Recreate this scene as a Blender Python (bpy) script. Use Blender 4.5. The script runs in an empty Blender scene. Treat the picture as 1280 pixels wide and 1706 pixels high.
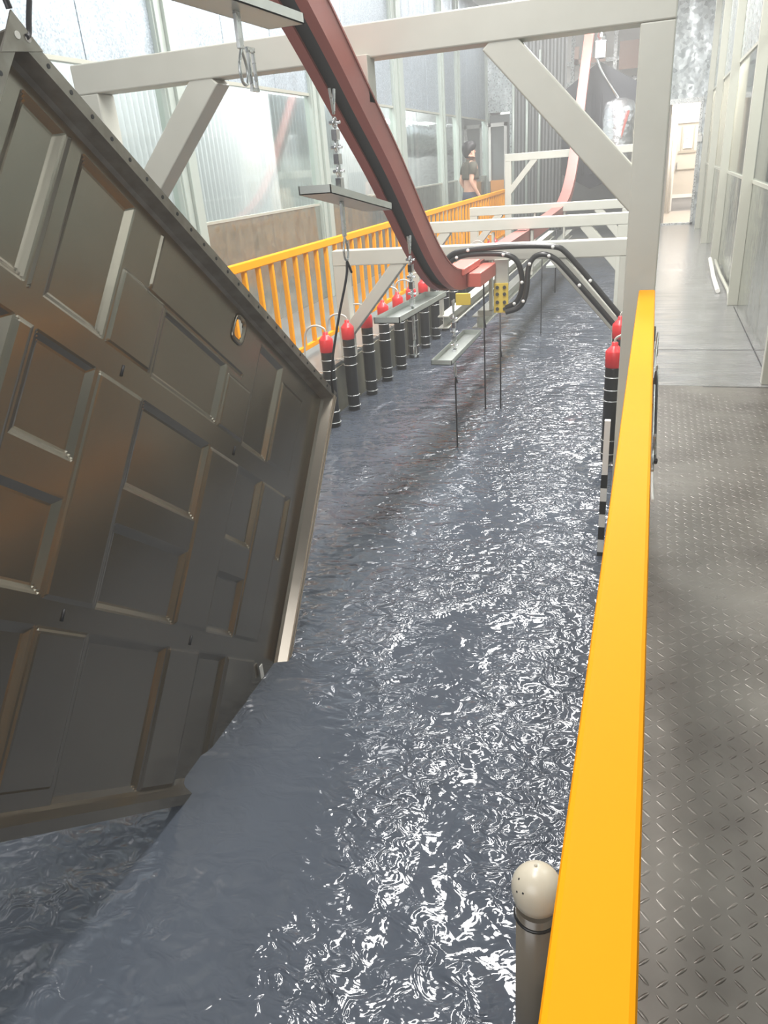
import bpy, bmesh, math, random
import numpy as np
from mathutils import Vector, Matrix, noise
C = bpy.context.scene.collection
sc = bpy.context.scene
R_ = random.Random(7)

# ------------------------------------------------------------------ camera, world, light, exposure
cam_d = bpy.data.cameras.new('camera'); cam = bpy.data.objects.new('camera', cam_d); C.objects.link(cam)
V1 = Vector((458, 610, -1233)).normalized(); NN = Vector((210, -2647, -1233))
UP = -NN; UP = (UP - UP.dot(V1)*V1).normalized(); RT = V1.cross(UP)
M = Matrix((RT, V1, UP)).to_4x4(); M.translation = (0, 0, 1.5)
cam.matrix_world = M
cam_d.sensor_fit = 'VERTICAL'; cam_d.sensor_height = 36; cam_d.lens = 1233/1706*36; cam_d.clip_start = 0.05
sc.camera = cam
sc.view_settings.view_transform = 'Standard'; sc.view_settings.look = 'None'
sc.view_settings.gamma = 1; sc.view_settings.use_curve_mapping = False
sc.view_settings.exposure = 0.28
sc.cycles.use_denoising = True; sc.cycles.max_bounces = 8; sc.cycles.glossy_bounces = 4; sc.cycles.transparent_max_bounces = 12
sc.cycles.sample_clamp_indirect = 4.0
w = bpy.data.worlds.new('world'); sc.world = w; w.use_nodes = True
w.node_tree.nodes['Background'].inputs[0].default_value = (0.86, 0.93, 1.0, 1)
w.node_tree.nodes['Background'].inputs[1].default_value = 0.9
_vs = w.node_tree.nodes.new('ShaderNodeVolumeScatter'); _vs.inputs['Color'].default_value = (1, 1, 0.98, 1)   # thin scatter added to the air, veiling the far end of the hall
_vs.inputs['Density'].default_value = 0.014; _vs.inputs['Anisotropy'].default_value = 0.2
w.node_tree.links.new(_vs.outputs[0], w.node_tree.nodes['World Output'].inputs['Volume'])

def area(name, loc, sx, sy, power, rot=(0, 0, 0), col=(1, 1, 1)):
    l = bpy.data.lights.new(name, 'AREA'); l.shape = 'RECTANGLE'; l.size = sx; l.size_y = sy
    l.energy = power; l.color = col
    o = bpy.data.objects.new(name, l); C.objects.link(o); o.location = loc; o.rotation_euler = rot; return o
for i, y in enumerate((2.2, 4.6, 7.0, 9.4, 11.8, 14.2)):
    area('overhead_light', (-0.95, y, 4.2), 0.65, 1.7, (95 if y < 4 else 150), col=(1, 0.98, 0.95))
for y in (3.0, 7.5, 12.0, 16.5, 21.0):
    area('overhead_light', (-5.2, y, 4.2), 0.7, 2.4, 150 if y < 10 else 320)  # added out of view so the aisle behind the left windows looks bright
area('overhead_light', (1.9, 7.0, 3.8), 0.5, 8.0, 200)  # unseen light added for the aisle wall behind the right windows
area('rear_fill', (-1.4, -1.95, 2.6), 3.2, 2.4, 95, rot=(math.radians(75), 0, 0))  # added fill behind the camera, brightens the near frame and hanging panel
for y in (6.5, 10.5, 14.5, 18.0): area('overhead_light', (-3.0, y, 4.5), 0.7, 2.2, 50)  # extra unseen lights added to lift the far left walls
area('overhead_light', (1.5, 24.0, 3.1), 1.0, 2.0, 120)  # added to light the back wall showing below the beige door
area('overhead_light', (0.85, 19.6, 3.1), 1.0, 2.5, 190, col=(1, 0.97, 0.92))
area('overhead_light', (-1.3, 19.5, 4.8), 2.5, 1.5, 300)

# ------------------------------------------------------------------ material helpers
def mat(name, col, rough=0.5, metal=0.0, bump=None, var=None, coat=0.0, spec=0.5):
    """bump=(scale, strength, distance); var=(scale, amount, second colour)"""
    m = bpy.data.materials.new(name); m.use_nodes = True; nt = m.node_tree
    b = nt.nodes['Principled BSDF']
    b.inputs['Base Color'].default_value = (*col, 1); b.inputs['Roughness'].default_value = rough
    b.inputs['Metallic'].default_value = metal; b.inputs['Coat Weight'].default_value = coat
    b.inputs['Specular IOR Level'].default_value = spec
    tc = nt.nodes.new('ShaderNodeTexCoord')
    if var:
        n = nt.nodes.new('ShaderNodeTexNoise'); n.inputs['Scale'].default_value = var[0]; n.inputs['Detail'].default_value = 4
        nt.links.new(tc.outputs['Object'], n.inputs['Vector'])
        r = nt.nodes.new('ShaderNodeMapRange'); r.inputs[1].default_value = 0.35; r.inputs[2].default_value = 0.65
        r.inputs[3].default_value = 0; r.inputs[4].default_value = var[1]
        nt.links.new(n.outputs['Fac'], r.inputs[0])
        mx = nt.nodes.new('ShaderNodeMix'); mx.data_type = 'RGBA'
        mx.inputs[6].default_value = (*col, 1); mx.inputs[7].default_value = (*var[2], 1)
        nt.links.new(r.outputs[0], mx.inputs[0]); nt.links.new(mx.outputs[2], b.inputs['Base Color'])
    if bump:
        n2 = nt.nodes.new('ShaderNodeTexNoise'); n2.inputs['Scale'].default_value = bump[0]; n2.inputs['Detail'].default_value = 3
        nt.links.new(tc.outputs['Object'], n2.inputs['Vector'])
        bp = nt.nodes.new('ShaderNodeBump'); bp.inputs['Strength'].default_value = bump[1]; bp.inputs['Distance'].default_value = bump[2]
        nt.links.new(n2.outputs['Fac'], bp.inputs['Height']); nt.links.new(bp.outputs['Normal'], b.inputs['Normal'])
    return m

def galv(name, lo, hi, scale=60, rough=0.3, metal=0.75, wob=0.25):
    """zinc-coated sheet: voronoi spangle in colour and roughness, slow waviness in the normal"""
    m = bpy.data.materials.new(name); m.use_nodes = True; nt = m.node_tree; L = nt.links
    b = nt.nodes['Principled BSDF']; b.inputs['Metallic'].default_value = metal
    tc = nt.nodes.new('ShaderNodeTexCoord')
    v = nt.nodes.new('ShaderNodeTexVoronoi'); v.inputs['Scale'].default_value = scale
    L.new(tc.outputs['Object'], v.inputs['Vector'])
    sp = nt.nodes.new('ShaderNodeSeparateColor'); L.new(v.outputs['Color'], sp.inputs[0])
    mx = nt.nodes.new('ShaderNodeMix'); mx.data_type = 'RGBA'
    mx.inputs[6].default_value = (*lo, 1); mx.inputs[7].default_value = (*hi, 1)
    L.new(sp.outputs[0], mx.inputs[0]); L.new(mx.outputs[2], b.inputs['Base Color'])
    r = nt.nodes.new('ShaderNodeMapRange'); r.inputs[3].default_value = rough*0.7; r.inputs[4].default_value = rough*1.5
    L.new(sp.outputs[1], r.inputs[0]); L.new(r.outputs[0], b.inputs['Roughness'])
    n = nt.nodes.new('ShaderNodeTexNoise'); n.inputs['Scale'].default_value = 1.6; n.inputs['Detail'].default_value = 2
    mp = nt.nodes.new('ShaderNodeMapping'); mp.inputs['Scale'].default_value = (1, 1.6, 0.5)
    L.new(tc.outputs['Object'], mp.inputs[0]); L.new(mp.outputs[0], n.inputs['Vector'])
    bp = nt.nodes.new('ShaderNodeBump'); bp.inputs['Strength'].default_value = wob; bp.inputs['Distance'].default_value = 0.2
    L.new(n.outputs['Fac'], bp.inputs['Height']); L.new(bp.outputs['Normal'], b.inputs['Normal'])
    return m

def water_mat():
    m = bpy.data.materials.new('bath_liquid'); m.use_nodes = True; nt = m.node_tree; L = nt.links
    b = nt.nodes['Principled BSDF']
    b.inputs['Base Color'].default_value = (0.072, 0.084, 0.105, 1); b.inputs['Roughness'].default_value = 0.06
    b.inputs['IOR'].default_value = 1.45; b.inputs['Specular IOR Level'].default_value = 0.6
    tc = nt.nodes.new('ShaderNodeTexCoord')
    def nz(scale, det, sc3=(1, 1, 1), dist=0.0):
        mp = nt.nodes.new('ShaderNodeMapping'); mp.inputs['Scale'].default_value = sc3
        n = nt.nodes.new('ShaderNodeTexNoise'); n.inputs['Scale'].default_value = scale
        n.inputs['Detail'].default_value = det; n.inputs['Distortion'].default_value = dist
        L.new(tc.outputs['Object'], mp.inputs[0]); L.new(mp.outputs[0], n.inputs['Vector']); return n.outputs['Fac']
    fine = nz(12, 2.2, (1, 1.35, 1), 1.1); mid = nz(5, 2, (1, 1.5, 1), 0.6); patch = nz(1.5, 2, (1.2, 0.8, 1), 0.5)
    sx = nt.nodes.new('ShaderNodeSeparateXYZ'); L.new(tc.outputs['Object'], sx.inputs[0])
    bias = nt.nodes.new('ShaderNodeMapRange'); bias.inputs[1].default_value = -1.6; bias.inputs[2].default_value = -0.3
    bias.inputs[3].default_value = -0.09; bias.inputs[4].default_value = 0.10; L.new(sx.outputs[0], bias.inputs[0])
    ad = nt.nodes.new('ShaderNodeMath'); ad.operation = 'ADD'; L.new(patch, ad.inputs[0]); L.new(bias.outputs[0], ad.inputs[1]); patch = ad.outputs[0]
    r = nt.nodes.new('ShaderNodeMapRange'); r.inputs[1].default_value = 0.45; r.inputs[2].default_value = 0.62
    r.inputs[3].default_value = 0.15; r.inputs[4].default_value = 1.0
    L.new(patch, r.inputs[0])
    mu = nt.nodes.new('ShaderNodeMath'); mu.operation = 'MULTIPLY'; L.new(fine, mu.inputs[0]); L.new(r.outputs[0], mu.inputs[1])
    b1 = nt.nodes.new('ShaderNodeBump'); b1.inputs['Strength'].default_value = 1.0; b1.inputs['Distance'].default_value = 0.030
    b2 = nt.nodes.new('ShaderNodeBump'); b2.inputs['Strength'].default_value = 1.0; b2.inputs['Distance'].default_value = 0.02
    L.new(mid, b2.inputs['Height']); L.new(b2.outputs['Normal'], b1.inputs['Normal'])
    L.new(mu.outputs[0], b1.inputs['Height']); L.new(b1.outputs['Normal'], b.inputs['Normal'])
    return m

def checker_plate():
    m = bpy.data.materials.new('checker_plate'); m.use_nodes = True; nt = m.node_tree; L = nt.links
    b = nt.nodes['Principled BSDF']; b.inputs['Metallic'].default_value = 0.45
    tc = nt.nodes.new('ShaderNodeTexCoord'); sx = nt.nodes.new('ShaderNodeSeparateXYZ'); L.new(tc.outputs['Object'], sx.inputs[0])
    def mth(op, a, bb=None, c=None):
        n = nt.nodes.new('ShaderNodeMath'); n.operation = op
        for i, q in enumerate((a, bb, c)):
            if q is None: continue
            if isinstance(q, (int, float)): n.inputs[i].default_value = q
            else: L.new(q, n.inputs[i])
        return n.outputs[0]
    P = 0.036
    u = mth('DIVIDE', sx.outputs[0], P); v = mth('DIVIDE', sx.outputs[1], P)
    fu = mth('SUBTRACT', mth('FRACT', u), 0.5); fv = mth('SUBTRACT', mth('FRACT', v), 0.5)
    par = mth('FLOORED_MODULO', mth('ADD', mth('FLOOR', u), mth('FLOOR', v)), 2)
    sgn = mth('SUBTRACT', mth('MULTIPLY', par, 2), 1)
    al = mth('ADD', fu, mth('MULTIPLY', fv, sgn)); ac = mth('SUBTRACT', fu, mth('MULTIPLY', fv, sgn))
    d = mth('ADD', mth('POWER', mth('ABSOLUTE', mth('DIVIDE', al, 0.62)), 2), mth('POWER', mth('ABSOLUTE', mth('DIVIDE', ac, 0.16)), 2))
    h = mth('MAXIMUM', mth('SUBTRACT', 1, d), 0)
    n = nt.nodes.new('ShaderNodeTexNoise'); n.inputs['Scale'].default_value = 2.2; n.inputs['Detail'].default_value = 6
    L.new(tc.outputs['Object'], n.inputs['Vector'])
    mx = nt.nodes.new('ShaderNodeMix'); mx.data_type = 'RGBA'
    mx.inputs[6].default_value = (0.10, 0.088, 0.077, 1); mx.inputs[7].default_value = (0.20, 0.185, 0.165, 1)
    rr = nt.nodes.new('ShaderNodeMapRange'); rr.inputs[1].default_value = 0.35; rr.inputs[2].default_value = 0.65; L.new(n.outputs['Fac'], rr.inputs[0])
    L.new(rr.outputs[0], mx.inputs[0]); L.new(mx.outputs[2], b.inputs['Base Color'])
    r = nt.nodes.new('ShaderNodeMapRange'); r.inputs[3].default_value = 0.42; r.inputs[4].default_value = 0.2
    L.new(n.outputs['Fac'], r.inputs[0]); L.new(r.outputs[0], b.inputs['Roughness'])
    n3 = nt.nodes.new('ShaderNodeTexNoise'); n3.inputs['Scale'].default_value = 3; mp = nt.nodes.new('ShaderNodeMapping')
    mp.inputs['Scale'].default_value = (0.4, 2.0, 1); L.new(tc.outputs['Object'], mp.inputs[0]); L.new(mp.outputs[0], n3.inputs['Vector'])
    b0 = nt.nodes.new('ShaderNodeBump'); b0.inputs['Strength'].default_value = 0.5; b0.inputs['Distance'].default_value = 0.02
    L.new(n3.outputs['Fac'], b0.inputs['Height'])
    wear = nt.nodes.new('ShaderNodeMapRange'); wear.inputs[1].default_value = 0.4; wear.inputs[2].default_value = 0.6
    wear.inputs[3].default_value = 1; wear.inputs[4].default_value = 0.15
    L.new(n.outputs['Fac'], wear.inputs[0])
    bp = nt.nodes.new('ShaderNodeBump'); bp.inputs['Strength'].default_value = 0.9; bp.inputs['Distance'].default_value = 0.0028
    L.new(mth('MULTIPLY', h, wear.outputs[0]), bp.inputs['Height']); L.new(b0.outputs['Normal'], bp.inputs['Normal'])
    L.new(bp.outputs['Normal'], b.inputs['Normal'])
    return m

def polished():
    """worn smooth deck plate: dull grey, glossy, slight cross ripples"""
    m = mat('worn_smooth_deck', (0.23, 0.23, 0.225), 0.24, 0.5, None, (3, 0.8, (0.32, 0.32, 0.32))); nt = m.node_tree; L = nt.links
    b = nt.nodes['Principled BSDF']; tc = nt.nodes.new('ShaderNodeTexCoord'); mp = nt.nodes.new('ShaderNodeMapping')
    mp.inputs['Scale'].default_value = (0.8, 5.0, 1); L.new(tc.outputs['Object'], mp.inputs[0])
    n = nt.nodes.new('ShaderNodeTexNoise'); n.inputs['Scale'].default_value = 1.6; n.inputs['Detail'].default_value = 3; L.new(mp.outputs[0], n.inputs['Vector'])
    bp = nt.nodes.new('ShaderNodeBump'); bp.inputs['Strength'].default_value = 0.7; bp.inputs['Distance'].default_value = 0.012
    L.new(n.outputs['Fac'], bp.inputs['Height']); L.new(bp.outputs['Normal'], b.inputs['Normal']); return m

def glass_mat():
    m = bpy.data.materials.new('window_glass'); m.use_nodes = True; nt = m.node_tree; L = nt.links
    nt.nodes.remove(nt.nodes['Principled BSDF'])
    t = nt.nodes.new('ShaderNodeBsdfTransparent'); t.inputs[0].default_value = (0.9, 0.94, 0.92, 1)
    g = nt.nodes.new('ShaderNodeBsdfGlossy'); g.inputs['Roughness'].default_value = 0.04
    f = nt.nodes.new('ShaderNodeLayerWeight'); f.inputs[0].default_value = 0.5
    pw = nt.nodes.new('ShaderNodeMath'); pw.operation = 'POWER'; pw.inputs[1].default_value = 3.0; L.new(f.outputs['Facing'], pw.inputs[0])
    mr = nt.nodes.new('ShaderNodeMapRange'); mr.inputs[3].default_value = 0.05; mr.inputs[4].default_value = 0.7; L.new(pw.outputs[0], mr.inputs[0])
    mx = nt.nodes.new('ShaderNodeMixShader'); L.new(mr.outputs[0], mx.inputs[0]); L.new(t.outputs[0], mx.inputs[1]); L.new(g.outputs[0], mx.inputs[2])
    L.new(mx.outputs[0], nt.nodes['Material Output'].inputs[0]); return m

CREAM = mat('cream_grey_paint', (0.54, 0.54, 0.48), 0.42, 0, (14, 0.12, 0.01), (5, 0.5, (0.49, 0.49, 0.43)))
YEL = mat('yellow_paint', (0.84, 0.33, 0.001), 0.6, 0, None, (3, 0.5, (0.82, 0.31, 0.001)), 0, 0.1)
YEL2 = mat('pale_yellow_paint', (0.75, 0.55, 0.09), 0.4)
ORANGE = mat('orange_board', (0.75, 0.30, 0.05), 0.5)
REDB = mat('red_oxide_paint', (0.36, 0.10, 0.08), 0.42, 0, (10, 0.1, 0.01), (3, 0.6, (0.30, 0.085, 0.075)))
REDP = mat('bright_red_plastic', (0.72, 0.035, 0.04), 0.32)
BLK = mat('black_plastic', (0.022, 0.022, 0.022), 0.3)
BLKM = mat('black_metal', (0.03, 0.03, 0.033), 0.4, 0.3)
SLOT = mat('dark_slot_steel', (0.07, 0.07, 0.07), 0.6, 0.3)  # dark steel for the inside of the track slot and the bolts
ZINC = galv('zinc_plated_steel', (0.56, 0.58, 0.57), (0.66, 0.68, 0.67), 45, 0.3, 0.7, 0.05)
GALV = galv('galvanised_sheet', (0.38, 0.42, 0.42), (0.60, 0.65, 0.64), 34, 0.33, 0.7, 0.35)
SPANG = galv('spangled_galvanised_sheet', (0.30, 0.35, 0.39), (0.50, 0.56, 0.61), 80, 0.45, 0.6, 0.3)
SHEET = galv('brushed_steel_sheet', (0.36, 0.38, 0.34), (0.44, 0.46, 0.41), 12, 0.16, 0.8, 0.12)
COLM = mat('pale_green_grey_column', (0.42, 0.47, 0.43), 0.35, 0.25)
FRAME = mat('cream_aluminium', (0.48, 0.48, 0.41), 0.3, 0.3)
CORR = mat('corrugated_white_sheet', (0.66, 0.66, 0.66), 0.35, 0.3)
DUCT = mat('silver_foil', (0.80, 0.80, 0.82), 0.22, 0.9, (9, 0.8, 0.03))
DKGREY = mat('dark_grey_sheet', (0.19, 0.20, 0.20), 0.4, 0.4)
HULL = mat('wet_dark_panel_paint', (0.32, 0.285, 0.235), 0.22, 0.93, (2.2, 0.12, 0.02), (1.2, 0.5, (0.27, 0.245, 0.205)))
DARKP = mat('glossy_black_paint', (0.03, 0.033, 0.04), 0.15, 0.2)
LINER = mat('tank_liner', (0.12, 0.115, 0.09), 0.45)
WHITE = mat('white_plastic', (0.75, 0.74, 0.70), 0.35)
BONE = mat('ivory_plastic', (0.58, 0.53, 0.42), 0.3, 0, (9, 0.15, 0.01))
WALK = mat('grey_steel_deck', (0.26, 0.27, 0.27), 0.3, 0.4)
POLISH = polished()
BEIGE = mat('beige_painted_wall', (0.50, 0.45, 0.38), 0.5)
PALE = mat('pale_board', (0.72, 0.70, 0.66), 0.5)
WOOD = mat('light_wood_floor', (0.48, 0.42, 0.36), 0.35, 0, None, (6, 0.6, (0.42, 0.35, 0.28)))
SKIN = mat('skin', (0.62, 0.36, 0.26), 0.5)
HAIR = mat('black_hair', (0.015, 0.014, 0.016), 0.5)
SHIRT = mat('dark_olive_shirt', (0.085, 0.08, 0.06), 0.8, 0, (30, 0.4, 0.01))
TROUS = mat('dark_trousers', (0.05, 0.055, 0.08), 0.8)
RUBR = mat('rusty_brown_edge', (0.62, 0.52, 0.40), 0.3, 0.5)
WATER = water_mat(); CHECK = checker_plate(); GLASS = glass_mat()

# ------------------------------------------------------------------ mesh helpers
class MB:
    def __init__(s): s.v = []; s.f = []; s.sm = []
    def add(s, vs, fs, smooth=False):
        k = len(s.v); s.v += [tuple(p) for p in vs]; s.f += [tuple(i+k for i in f) for f in fs]; s.sm += [smooth]*len(fs); return s
    def box(s, x0, x1, y0, y1, z0, z1):
        return s.add([(x, y, z) for x in (x0, x1) for y in (y0, y1) for z in (z0, z1)],
                     [(0, 1, 3, 2), (4, 6, 7, 5), (0, 4, 5, 1), (2, 3, 7, 6), (0, 2, 6, 4), (1, 5, 7, 3)])
    def bar(s, a, b, wx, h, ref=(0, 1, 0)):
        """square bar a->b; wx along ref, h across"""
        a = Vector(a); b = Vector(b); d = (b-a).normalized(); r = Vector(ref); r = (r-r.dot(d)*d).normalized(); q = d.cross(r)
        vs = []
        for p in (a, b):
            for i, j in ((-1, -1), (1, -1), (1, 1), (-1, 1)): vs.append(p+r*wx/2*i+q*h/2*j)
        return s.add(vs, [(0, 3, 2, 1), (4, 5, 6, 7), (0, 1, 5, 4), (1, 2, 6, 5), (2, 3, 7, 6), (3, 0, 4, 7)])
    def tube(s, pts, r, n=12, cap=True, rads=None):
        pts = [Vector(p) for p in pts]; rings = []; prev = None
        for i, p in enumerate(pts):
            d = (pts[min(i+1, len(pts)-1)]-pts[max(i-1, 0)])
            d = d.normalized() if d.length > 1e-9 else Vector((0, 0, 1))
            if prev is None:
                u = d.orthogonal().normalized()
            else:
                u = (prev-prev.dot(d)*d)
                u = u.normalized() if u.length > 1e-6 else d.orthogonal().normalized()
            prev = u; v = d.cross(u); rr = rads[i] if rads else r
            rings.append([p+(u*math.cos(2*math.pi*k/n)+v*math.sin(2*math.pi*k/n))*rr for k in range(n)])
        vs = [q for g in rings for q in g]
        fs = [(i*n+k, i*n+(k+1) % n, (i+1)*n+(k+1) % n, (i+1)*n+k) for i in range(len(rings)-1) for k in range(n)]
        s.add(vs, fs, True)
        if cap:
            k0 = len(s.v)-len(vs); s.f += [tuple(k0+i for i in reversed(range(n))), tuple(k0+len(vs)-n+i for i in range(n))]; s.sm += [False]*2
        return s
    def lathe(s, c, prof, n=20):
        c = Vector(c); pts = [c+Vector((0, 0, z)) for r, z in prof]; m = len(prof)
        vs = [(c.x+r*math.cos(2*math.pi*k/n), c.y+r*math.sin(2*math.pi*k/n), c.z+z) for r, z in prof for k in range(n)]
        fs = [(i*n+k, i*n+(k+1) % n, (i+1)*n+(k+1) % n, (i+1)*n+k) for i in range(m-1) for k in range(n)]
        s.add(vs, fs, True); k0 = len(s.v)-len(vs)
        s.f += [tuple(k0+i for i in reversed(range(n))), tuple(k0+len(vs)-n+i for i in range(n))]; s.sm += [False]*2; return s
    def ring(s, c, R, r, n=20, m=6, ax='z'):
        c = Vector(c); vs = []
        for i in range(n):
            a = 2*math.pi*i/n
            for j in range(m):
                b = 2*math.pi*j/m; q = (R+r*math.cos(b)); p = (q*math.cos(a), q*math.sin(a), r*math.sin(b))
                if ax == 'x': p = (p[2], p[0], p[1])
                if ax == 'y': p = (p[0], p[2], p[1])
                vs.append(c+Vector(p))
        return s.add(vs, [(i*m+j, ((i+1) % n)*m+j, ((i+1) % n)*m+(j+1) % m, i*m+(j+1) % m) for i in range(n) for j in range(m)], True)
    def sweep(s, prof, path):
        """closed profile list of (x, h) swept along path of (y, z) in the YZ plane"""
        n = len(prof); vs = []; P = [Vector((0, y, z)) for y, z in path]
        for i, p in enumerate(P):
            d = (P[min(i+1, len(P)-1)]-P[max(i-1, 0)]).normalized(); q = Vector((0, -d.z, d.y))
            for x, h in prof: vs.append((x, p.y+q.y*h, p.z+q.z*h))
        fs = [(i*n+k, i*n+(k+1) % n, (i+1)*n+(k+1) % n, (i+1)*n+k) for i in range(len(P)-1) for k in range(n)]
        fs += [tuple(reversed(range(n))), tuple((len(P)-1)*n+k for k in range(n))]
        return s.add(vs, fs)
def origin(o):
    p = Vector((0, 0, 0))
    while o: p += o.location; o = o.parent
    return p
def obj(name, mb, m, parent=None, bevel=0.0, at=None):
    me = bpy.data.meshes.new(name); off = origin(parent) if parent else Vector(at or (0, 0, 0))
    me.from_pydata([(x-off.x, y-off.y, z-off.z) for x, y, z in mb.v], [], mb.f)
    me.polygons.foreach_set('use_smooth', mb.sm); me.materials.append(m); me.update()
    o = bpy.data.objects.new(name, me); C.objects.link(o)
    bm = bmesh.new(); bm.from_mesh(me); bmesh.ops.recalc_face_normals(bm, faces=bm.faces); bm.to_mesh(me); bm.free()
    if parent: o.parent = parent
    elif at: o.location = at
    if bevel:
        b = o.modifiers.new('bevel', 'BEVEL'); b.width = bevel; b.segments = 2; b.limit_method = 'ANGLE'
    return o
def tag(o, label, cat, group=None):
    o['label'] = label; o['category'] = cat
    if group: o['group'] = group
    return o
def thing(name, loc, label, cat, group=None):
    o = bpy.data.objects.new(name, None); C.objects.link(o); o.location = loc; o.empty_display_size = 0.1
    return tag(o, label, cat, group)
def struct(name, mb, m, bevel=0.0):
    o = obj(name, mb, m, None, bevel); o['kind'] = 'structure'; return o
def dup(root, loc, label, group=None):
    r = root.copy(); C.objects.link(r); r.location = loc; r['label'] = label
    if group: r['group'] = group
    for ch in list(root.children):
        c = ch.copy(); C.objects.link(c); c.parent = r
        for g in list(ch.children):
            d = g.copy(); C.objects.link(d); d.parent = c
    return r
def corrugated(x0, y0, y1, z0, z1, pitch, depth, axis='y', n=4):
    """standing corrugated sheet; axis 'y' runs along Y at x0, axis 'x' runs along X at y=x0"""
    mb = MB(); k = int((y1-y0)/pitch*n); vs = []
    for i in range(k+1):
        t = y0+(y1-y0)*i/k; d = depth*(0.5+0.5*math.sin(2*math.pi*i/n+0.78))
        for off in (0, 0.004):
            for z in (z0, z1):
                vs.append((x0+d+off, t, z) if axis == 'y' else (t, x0-d-off, z))
    fs = []
    for i in range(k):
        a = i*4; b = a+4
        fs += [(a, b, b+1, a+1), (a+2, a+3, b+3, b+2), (a, a+2, b+2, b), (a+1, b+1, b+3, a+3)]
    fs += [(0, 1, 3, 2), (k*4, k*4+2, k*4+3, k*4+1)]
    return mb.add(vs, fs)

# ------------------------------------------------------------------ structure: tank, floors, walls
ZW = -0.35
mb = MB(); mb.box(-0.06, 3.0, -2.0, 5.33, -0.06, 0.0); struct('floor', mb, CHECK)
mb = MB(); mb.box(-0.06, 3.0, 5.334, 17.5, -0.06, 0.0); struct('floor_walkway', mb, POLISH)
mb = MB(); mb.box(-4.1, -2.78, -2.0, 20.1, -0.06, 0.0); struct('floor_left', mb, WALK)
mb = MB(); mb.box(-8.5, -4.1, -2.0, 28.0, -0.06, 0.0); struct('floor_outer', mb, WALK)
mb = MB(); mb.box(-2.78, -2.42, -2.0, 15.6, -0.01, 0.045); struct('trim_1', mb, WALK, 0.004)       # tank rim ledge
mb = MB(); mb.box(-2.47, -2.42, -2.0, 15.6, -1.2, -0.01); mb.box(-0.09, -0.06, -2.0, 15.6, -1.2, 0.0)
mb.box(-2.42, -0.09, 15.4, 15.6, -1.2, 0.0); mb.box(-2.47, -0.06, -2.0, 15.6, -1.25, -1.2)
struct('wall_tank', mb, LINER)
mb = MB(); mb.box(-4.1, 0.0, 15.6, 22.0, -0.08, -0.02); struct('floor_far', mb, DKGREY)
mb = MB(); mb.box(0.0, 3.0, 17.5, 27.0, -0.07, -0.01); struct('floor_side_room', mb, WOOD)

mb = MB(); mb.box(-8.5, 3.0, -2.0, 22.0, 4.62, 4.7); mb.box(-8.5, -4.1, 22.0, 28.0, 4.62, 4.7); struct('ceiling', mb, mat('grey_ceiling_sheet', (0.42, 0.43, 0.43), 0.6))
# liquid surface: real waves (coarse) + normal ripples (fine)
def water_surface():
    xs = np.linspace(-2.42, -0.09, 150); ys = []; y = -1.9
    while y < 15.4: ys.append(y); y += 0.016+0.0045*max(y, 0)
    ys.append(15.4); vs = []
    for yy in ys:
        for xx in xs:
            a = noise.noise(Vector((xx*2.2, yy*2.6, 0.3)))*0.5+noise.noise(Vector((xx*6.5, yy*8.5, 4.3)))*0.26
            e = min(1, (xx+2.42)/0.05, (-0.09-xx)/0.05)
            vs.append((xx, yy, ZW+0.012*a*e))
    n = len(xs); fs = [(j*n+i, j*n+i+1, (j+1)*n+i+1, (j+1)*n+i) for j in range(len(ys)-1) for i in range(n-1)]
    mb = MB(); mb.add(vs, fs, True); o = obj('bath_liquid', mb, WATER)
    tag(o, 'dark slate-blue rippling liquid filling the long dip tank', 'liquid'); o['kind'] = 'stuff'
water_surface()

# left wall at x=-4: lower sheets, windows, upper sheets, columns
XL = -4.0
cy = [3.2, 6.35, 9.48, 12.85, 15.62, 16.95, 20.0]; cw = [0.15, 0.15, 0.17, 0.26, 0.13, 0.13, 0.1]
mb = MB(); mb2 = MB()
edges = [-2.0]+cy
for i in range(len(edges)-1):
    a, b = edges[i]+0.01, edges[i+1]-0.01
    mb.box(XL-0.02, XL, a, b, 0, 1.13)
    k = max(1, round((b-a)/1.05)); mat_b = mb2
    for j in range(k):
        mb2.box(XL-0.02-0.004*(j % 2), XL, a+(b-a)*j/k+0.006, a+(b-a)*(j+1)/k-0.006, 2.36, 4.6)
struct('wall_left', mb, SHEET, 0.002); o = struct('wall_left_upper', mb2, SPANG, 0.002)
mb = MB()
for y in (-2.0, ): mb.box(XL-0.05, XL+0.012, -2.0, 20.0, 1.125, 1.15)
mb.box(XL-0.05, XL+0.012, -2.0, 20.0, 2.335, 2.365); struct('trim_2', mb, FRAME)
for i in range(len(cy)-1):
    a = cy[i]; b = cy[i+1]
    mb = MB(); mb.box(XL-0.012, XL-0.004, a+0.05, b-0.05, 1.15, 2.34); o = struct('window_%d' % (i+1), mb, GLASS)
for i, (y, hw) in enumerate(zip(cy, cw)):
    mb = MB()
    for q in (-1, 0, 1):                                  # folded box column: three shallow pleats
        mb.box(XL-0.06, XL+0.09-0.03*abs(q), y+q*hw*0.62-hw*0.30, y+q*hw*0.62+hw*0.30, 0, 4.6)
    mb.box(XL-0.06, XL+0.04, y-hw, y+hw, 0, 4.6)
    tag(obj('wall_column', mb, COLM, None, 0.004, at=(XL, y, 0)),
        'pale green-grey wall column %s' % ['hidden behind the top corner of the big panel', 'nearest on the left wall, just right of the big panel apex', 'on the left wall behind the hanging galvanised tray and chain', 'broadest on the left wall, left of the foil duct', 'on the left wall, next one left of the person', 'on the left wall right behind the person', 'at the far left corner by the beige door frame'][i],
        'column', 'left wall columns')
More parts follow.
